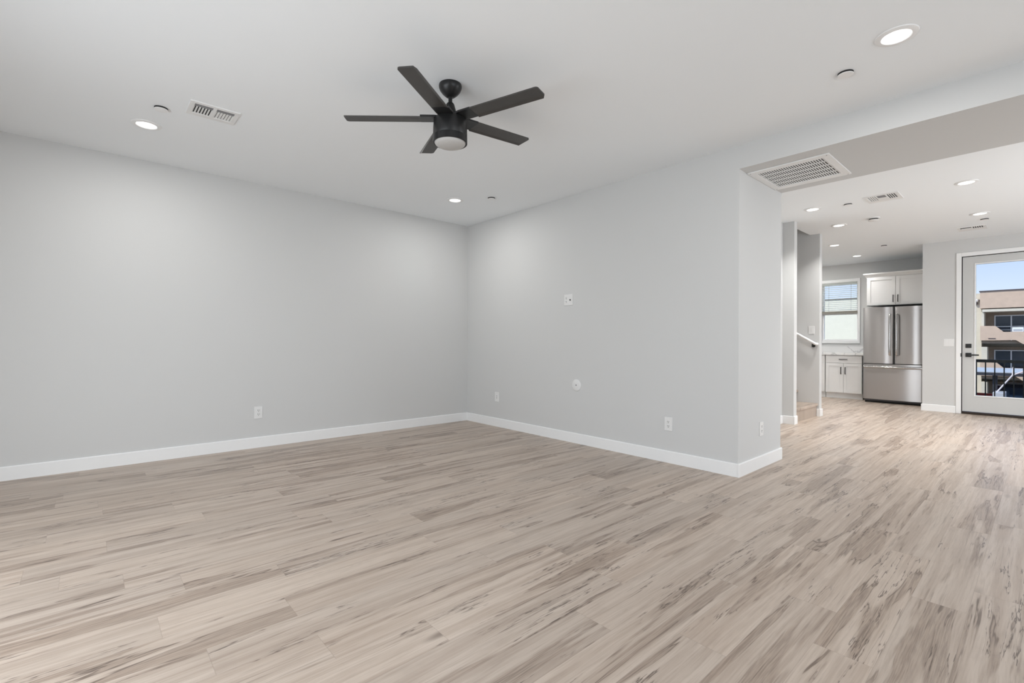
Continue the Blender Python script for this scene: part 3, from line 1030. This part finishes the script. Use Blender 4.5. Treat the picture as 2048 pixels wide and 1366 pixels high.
def base_cabinet(label, x1):
    r = thing('base_cabinet', label, 'kitchen cabinet', (x1 - BW, YC, 0), 0, 'white base cabinets under the kitchen window')
    MB().box((0.001, 0.022, 0.105), (BW - 0.001, 0.615, 0.872)).build('body', CAB, r)
    MB().box((0.001, 0.062, 0.0), (BW - 0.001, 0.078, 0.104)).build('toe_kick', CAB, r)
    dw = MB().box((0.006, 0.0, 0.716), (BW - 0.004, 0.020, 0.862), 0.0015).build('drawer', CAB, r)
    bar_pull(dw, BW / 2, 0.0, 0.789, 0.140, False)
    for a, b, px in ((0.006, BW / 2 - 0.002, BW / 2 - 0.037), (BW / 2 + 0.002, BW - 0.004, BW / 2 + 0.036)):
        d = shaker(MB(), a, b, 0.118, 0.708, 0.0).build('door', CAB, r)
        bar_pull(d, px, 0.0, 0.561, 0.145, True)
    return r


bc = base_cabinet('white base cabinet with one drawer and two doors left of the refrigerator', -2.392)
dup(bc, (-2.392 - 2 * BW - 0.008, YC, 0), 'white base cabinet mostly hidden by the stair wall end')
ctp = MB().box((XKL, YC - 0.028, 0.8725), (-2.362, YK, 0.918), 0.003).build('countertop', QUARTZ)
tag(ctp, 'white quartz countertop under the kitchen window', 'countertop')
bsp = MB().box((XKL, YK - 0.014, 0.918), (-2.32, YK + 0.001, 1.045)).build('backsplash', QUARTZ)
tag(bsp, 'low veined quartz backsplash between countertop and kitchen window', 'backsplash')

# upper cabinet above the refrigerator
YU = 11.15
ux0, ux1, us = -2.288, -1.385, -1.848
uc = thing('upper_cabinet', 'white two-door wall cabinet with crown moulding above the refrigerator', 'kitchen cabinet', (0, 0, 0))
MB().box((ux0, YU + 0.021, 1.828), (ux1, YK - 0.0005, 2.375)).build('body', CAB, uc)
for a, b, px in ((ux0 + 0.006, us - 0.003, us - 0.034), (us + 0.003, ux1 - 0.004, us + 0.036)):
    d = shaker(MB(), a, b, 1.836, 2.362, YU).build('door', CAB, uc)
    bar_pull(d, px, YU, 1.948, 0.135, True)
cm_ = MB()
cp = [(0.004, 0.0), (-0.012, 0.0), (-0.016, 0.010), (-0.030, 0.036), (-0.046, 0.052), (-0.050, 0.066), (-0.050, 0.078), (0.004, 0.078)]
rows = []
for p, z in cp:
    y_, x_ = YU + 0.019 + p, ux0 + p
    rows.append([cm_.bm.verts.new(v) for v in ((x_, YK - 0.0005, 2.366 + z), (x_, y_, 2.366 + z), (ux1, y_, 2.366 + z))])
for A, B in zip(rows, rows[1:] + rows[:1]):
    for k in range(2):
        cm_.bm.faces.new((A[k], A[k + 1], B[k + 1], B[k]))
cm_.bm.faces.new([r_[0] for r_ in rows])
cm_.bm.faces.new([r_[2] for r_ in rows][::-1])
bmesh.ops.recalc_face_normals(cm_.bm, faces=cm_.bm.faces[:])
cm_.build('crown_moulding', CAB, uc)

# ------------------------------------------------------------------ refrigerator
rf = thing('refrigerator', 'stainless steel french-door refrigerator with bottom freezer drawer', 'refrigerator', (0, 0, 0))
fx0, fx1, fs, YF = -2.318, -1.405, -1.853, 11.02
MB().box((fx0 + 0.012, YF + 0.085, 0.03), (fx1 - 0.012, 11.86, 1.765)).build('case', FRSIDE, rf)
MB().box((fx0 + 0.02, YF + 0.09, 0.0), (fx1 - 0.02, YF + 0.12, 0.062)).build('toe_grille', GAP, rf)
MB().box((fx0 + 0.02, YF + 0.055, 1.765), (fx1 - 0.02, YF + 0.16, 1.785), 0.004).build('hinge_cover', FRSIDE, rf)


def steel_panel(x0, x1, z0, z1, bow=0.027):
    n = 28
    pts = []
    for i in range(n + 1):
        t_ = i / n
        e = min(t_, 1 - t_)
        rr = 0.012 * (1 - min(1, e / 0.03)) ** 2
        pts.append((x0 + (x1 - x0) * t_, YF + bow * (2 * t_ - 1) ** 2 + rr))
    pts += [(x1, YF + 0.078), (x0, YF + 0.078)]
    return MB().prism(pts, 2, z0, z1)


def fridge_handle(parent, x, z0, z1):
    y = YF - 0.052
    pts_ = [(x, YF + 0.006, z0), (x, y + 0.012, z0 + 0.004), (x, y, z0 + 0.05)] + [(x, y - 0.006 * math.sin(math.pi * i / 10), z0 + 0.05 + (z1 - z0 - 0.10) * i / 10) for i in range(1, 10)] + [(x, y, z1 - 0.05), (x, y + 0.012, z1 - 0.004), (x, YF + 0.006, z1)]
    mb = MB()
    mb.tube(pts_, 0.0125, 16, 1.45, (1, 0, 0))
    return mb.build('handle', CHROME, parent, smooth=True)


d1 = steel_panel(fx0, fs - 0.004, 0.738, 1.787).build('door', STEEL, rf, smooth=True)
fridge_handle(d1, fs - 0.050, 0.895, 1.645)
d2 = steel_panel(fs + 0.004, fx1, 0.738, 1.787).build('door', STEEL, rf, smooth=True)
fridge_handle(d2, fs + 0.048, 0.895, 1.645)
MB().box((-1.492, YF - 0.0015, 1.722), (-1.425, YF + 0.012, 1.737), 0.001).build('badge', CHROME, d2)
d3 = steel_panel(fx0, fx1, 0.066, 0.724, 0.034).build('freezer_drawer', STEEL, rf, smooth=True)
xs = [fx0 + 0.03 + (fx1 - fx0 - 0.06) * i / 16 for i in range(17)]
hp = [(xs[0], YF + 0.02, 0.668)] + [(x, YF - 0.040 - 0.014 * math.sin(math.pi * i / 16), 0.668) for i, x in enumerate(xs)] + [(xs[-1], YF + 0.02, 0.668)]
MB().tube(hp, 0.0165, 14, 1.25).build('drawer_handle', CHROME, d3, smooth=True)
MB().box((fs - 0.004, YF + 0.03, 0.74), (fs + 0.004, YF + 0.08, 1.785)).box((fx0 + 0.01, YF + 0.03, 0.724), (fx1 - 0.01, YF + 0.08, 0.738)).build('door_gasket', GAP, rf)

# ------------------------------------------------------------------ outside: balcony
struct('balcony_floor', MB().box((-1.25, YD + 0.15, -0.42), (2.9, 11.75, -0.20)), GREYBOX, 'concrete balcony floor outside the glass door', 'balcony floor')
rl = thing('balcony_railing', 'black metal balcony railing outside the glass door', 'railing', (0, 0, 0))
MB().box((-1.24, 11.575, 0.790), (2.85, 11.625, 0.842), 0.004).build('top_rail', BLACKM, rl)
MB().box((-1.24, 11.585, -0.12), (2.85, 11.615, -0.085)).build('bottom_rail', BLACKM, rl)
for i in range(36):
    x = -0.803 + 0.1125 * (i - 3)
    MB().box((x - 0.008, 11.592, -0.10), (x + 0.008, 11.608, 0.80)).build('baluster', BLACKM, rl)
for x in (-1.22, 2.83):
    MB().box((x - 0.02, 11.58, -0.21), (x + 0.02, 11.62, 0.80)).build('post', BLACKM, rl)

# ------------------------------------------------------------------ outside: neighbouring stucco wall behind the kitchen window
nw = thing('stucco_wall_outside', 'pale stucco neighbouring wall seen through the kitchen window', 'neighbouring wall', kind='structure')
MB().box((-9.0, 15.0, -3.0), (-2.35, 15.3, 2.28)).build('wall_face', STUC_W, nw)
MB().box((-9.0, 14.98, 2.28), (-2.34, 15.32, 2.305)).build('coping', COPING, nw)

# ------------------------------------------------------------------ outside: apartment block across the car park
GZ = -3.0
struct('ground', MB().box((-60, 12.3, GZ - 0.3), (60, 110, GZ)), ASPH, 'grey asphalt car park below the balcony', 'ground')
ab = thing('apartment_building', 'tan stucco apartment building with cut-out balcony parapets across the car park', 'building', (0, 0, 0))
YA = 52.0
XB0, XB1 = -3.40, 14.0
MB().box((XB0, YA + 3.0, GZ), (XB1, YA + 12, 5.0)).box((-10, YA + 0.9, GZ), (XB0 + 0.02, YA + 12, 5.12)).build('wall', STUC_C, ab)
MB().box((XB0 - 0.02, YA, 3.875), (XB1, YA + 3.2, 5.16)).build('roof_fascia', STUC_T, ab)
MB().box((XB0 - 0.06, YA - 0.06, 5.16), (XB1, YA + 3.3, 5.24)).build('roof_coping', COPING, ab)
MB().box((XB0 + 0.1, YA + 0.05, 3.60), (XB1, YA + 3.2, 3.80)).build('soffit_trim', STUC_C, ab)


def parapet(dz):
    pts_ = [(XB0, 2.51), (-2.56, 2.49), (-2.13, 2.03), (2.4, 2.04), (2.9, 2.50), (6.0, 2.50), (6.5, 2.04), (XB1, 2.04),
            (XB1, 1.11), (-1.11, 1.11), (-1.48, 1.41), (XB0, 1.375)]
    o = MB().prism([(x, z + dz) for x, z in pts_], 1, YA, YA + 0.25).build('balcony_parapet', STUC_T, ab)
    MB().box((XB0 + 0.05, YA + 0.25, 1.15 + dz), (XB1, YA + 3.0, 1.38 + dz)).build('balcony_slab', STUC_B, ab)
    return o


for lvl in range(3):
    dz = -2.74 * lvl
    if lvl < 2:
        pr = parapet(dz)
        if lvl == 0:
            MB().box((-2.95, YA - 0.03, 1.50), (-2.55, YA + 0.02, 1.56)).build('drain_scupper', COPING, pr)
    # recess side piers and glazing
    MB().box((XB0 + 0.05, YA + 0.3, 1.38 + dz), (-3.20 if lvl == 0 else -3.02, YA + 3.0, 3.62 + dz)).build('pier', STUC_C, ab)
    MB().box((-3.20, YA + 1.9, 1.38 + dz), (-2.70, YA + 3.0, 3.62 + dz)).build('recess_wall', STUC_B, ab)
    MB().box((-2.70, YA + 1.95, 3.36 + dz), (XB1, YA + 3.0, 3.62 + dz)).build('lintel', STUC_B, ab)
    wf = MB()
    xx = -2.72
    for i in range(9):
        wf.box((xx, YA + 1.86, 1.38 + dz), (xx + 0.07, YA + 1.98, 3.38 + dz))
        xx += 0.90 if i == 0 else 1.55
    wf.box((-2.72, YA + 1.865, 3.31 + dz), (XB1, YA + 1.975, 3.378 + dz))
    if lvl == 0:
        wf.box((-2.72, YA + 1.865, 2.46), (XB1, YA + 1.975, 2.52)).box((-2.72, YA + 1.865, 2.20), (XB1, YA + 1.975, 2.25))
    w_ = wf.build('window', WFRAME, ab)
    MB().box((-2.72, YA + 1.92, 1.38 + dz), (XB1, YA + 1.95, 3.38 + dz)).build('pane', DGLASS, w_)
lm = MB().lathe([(0, 0), (0.10, 0.02), (0.14, 0.12), (0.10, 0.24), (0, 0.26)], 20, (-3.68, YA + 0.72, 4.42)).build('flood_lamp', WFRAME, ab, smooth=True)
MB().box((-3.58, YA + 0.70, 4.50), (-3.42, YA + 0.92, 4.62)).box((-3.72, YA + 0.72, 4.22), (-3.60, YA + 0.92, 4.40)).build('lamp_arm', COPING, lm)
acu = thing('balcony_ac_unit', 'small white air conditioner on the upper balcony parapet across the car park', 'air conditioner', (-1.38, YA + 0.02, 2.035))
MB().box((-0.30, 0.0, 0), (0.30, 0.24, 0.34), 0.02).build('housing', WFRAME, acu)
MB().box((-0.24, -0.01, 0.06), (0.24, 0.01, 0.20)).build('grille', GREYBOX, acu)

cpt = thing('carport', 'flat pale-roofed carport with dark fascia in the car park', 'carport', (0, 0, 0))
MB().prism([(38.0, -0.45), (47.0, -0.54), (47.0, -0.60), (38.0, -0.52)], 0, -9.0, 12.0).build('roof', CARROOF, cpt)
MB().box((-9.0, 37.93, -0.67), (12.0, 38.02, -0.50)).build('fascia', CARFASC, cpt)
for x in (-7.9, -1.90, 4.2, 10.2):
    MB().box((x - 0.10, 38.3, GZ), (x + 0.10, 38.5, -0.50)).build('post', CARFASC, cpt)

# parked car under the carport, seen from behind
car = thing('parked_car', 'dark navy car parked under the carport across the car park', 'car', (-0.62, 39.0, GZ))
cb = [(0.0, 0.42), (-0.02, 0.75), (0.06, 1.02), (0.28, 1.66), (0.55, 1.80), (2.3, 1.82), (2.9, 1.68), (3.55, 1.12), (4.5, 0.98), (4.75, 0.70), (4.75, 0.40), (4.3, 0.30), (0.3, 0.30)]
MB().prism(cb, 0, -0.93, 0.93).build('body', CARPAINT, car)
MB().prism([(0.03, 1.08), (0.265, 1.60), (0.255, 1.61), (0.02, 1.09)], 0, -0.74, 0.74).build('rear_window', DGLASS, car)
MB().box((-0.95, -0.10, 0.46), (0.95, 0.10, 0.66), 0.03).build('bumper', GREYBOX, car)
MB().box((-0.26, -0.035, 0.78), (0.26, 0.02, 0.92)).build('licence_plate', WFRAME, car)
for s_ in (-1, 1):
    MB().box((s_ * 0.84 - 0.10, -0.035, 0.80), (s_ * 0.84 + 0.10, 0.12, 1.06), 0.02).build('tail_light', REDLAMP, car)
    for y in (0.85, 3.75):
        MB().lathe([(0, -0.11), (0.34, -0.11), (0.34, 0.11), (0, 0.11)], 28, (s_ * 0.83, y, 0.34), 'X').build('wheel', RUBBER, car, smooth=True)

bm_ = thing('boom_lift', 'white and red boom lift standing before the carport', 'boom lift', (-1.80, 37.0, GZ))
MB().box((-0.10, -0.5, 0.42), (0.38, 0.9, 1.50), 0.03).build('chassis', GREYBOX, bm_)
for y in (-0.2, 0.6):
    MB().lathe([(0, -0.26), (0.30, -0.26), (0.30, 0.26), (0, 0.26)], 24, (0.15, y, 0.30), 'X').build('wheel', RUBBER, bm_, smooth=True)
MB().tube([(0.02, 0, 1.46), (0.64, 0.0, 2.46)], 0.035, 10).build('lower_boom', LIFTW, bm_)
MB().tube([(0.62, 0, 2.42), (0.66, 0.0, 2.88)], 0.03, 10).tube([(0.66, 0, 2.46), (1.25, 0.0, 2.78)], 0.03, 10).build('upper_boom', LIFTW, bm_)
MB().box((1.02, -0.35, 2.35), (1.72, 0.35, 2.95), 0.05).build('basket', RED, bm_)
rb = MB().box((-3.2, 45.5, GZ), (-2.02, 45.9, GZ + 0.75), 0.03).build('barrier', RED)
tag(rb, 'low red barrier at the foot of the apartment building', 'barrier')
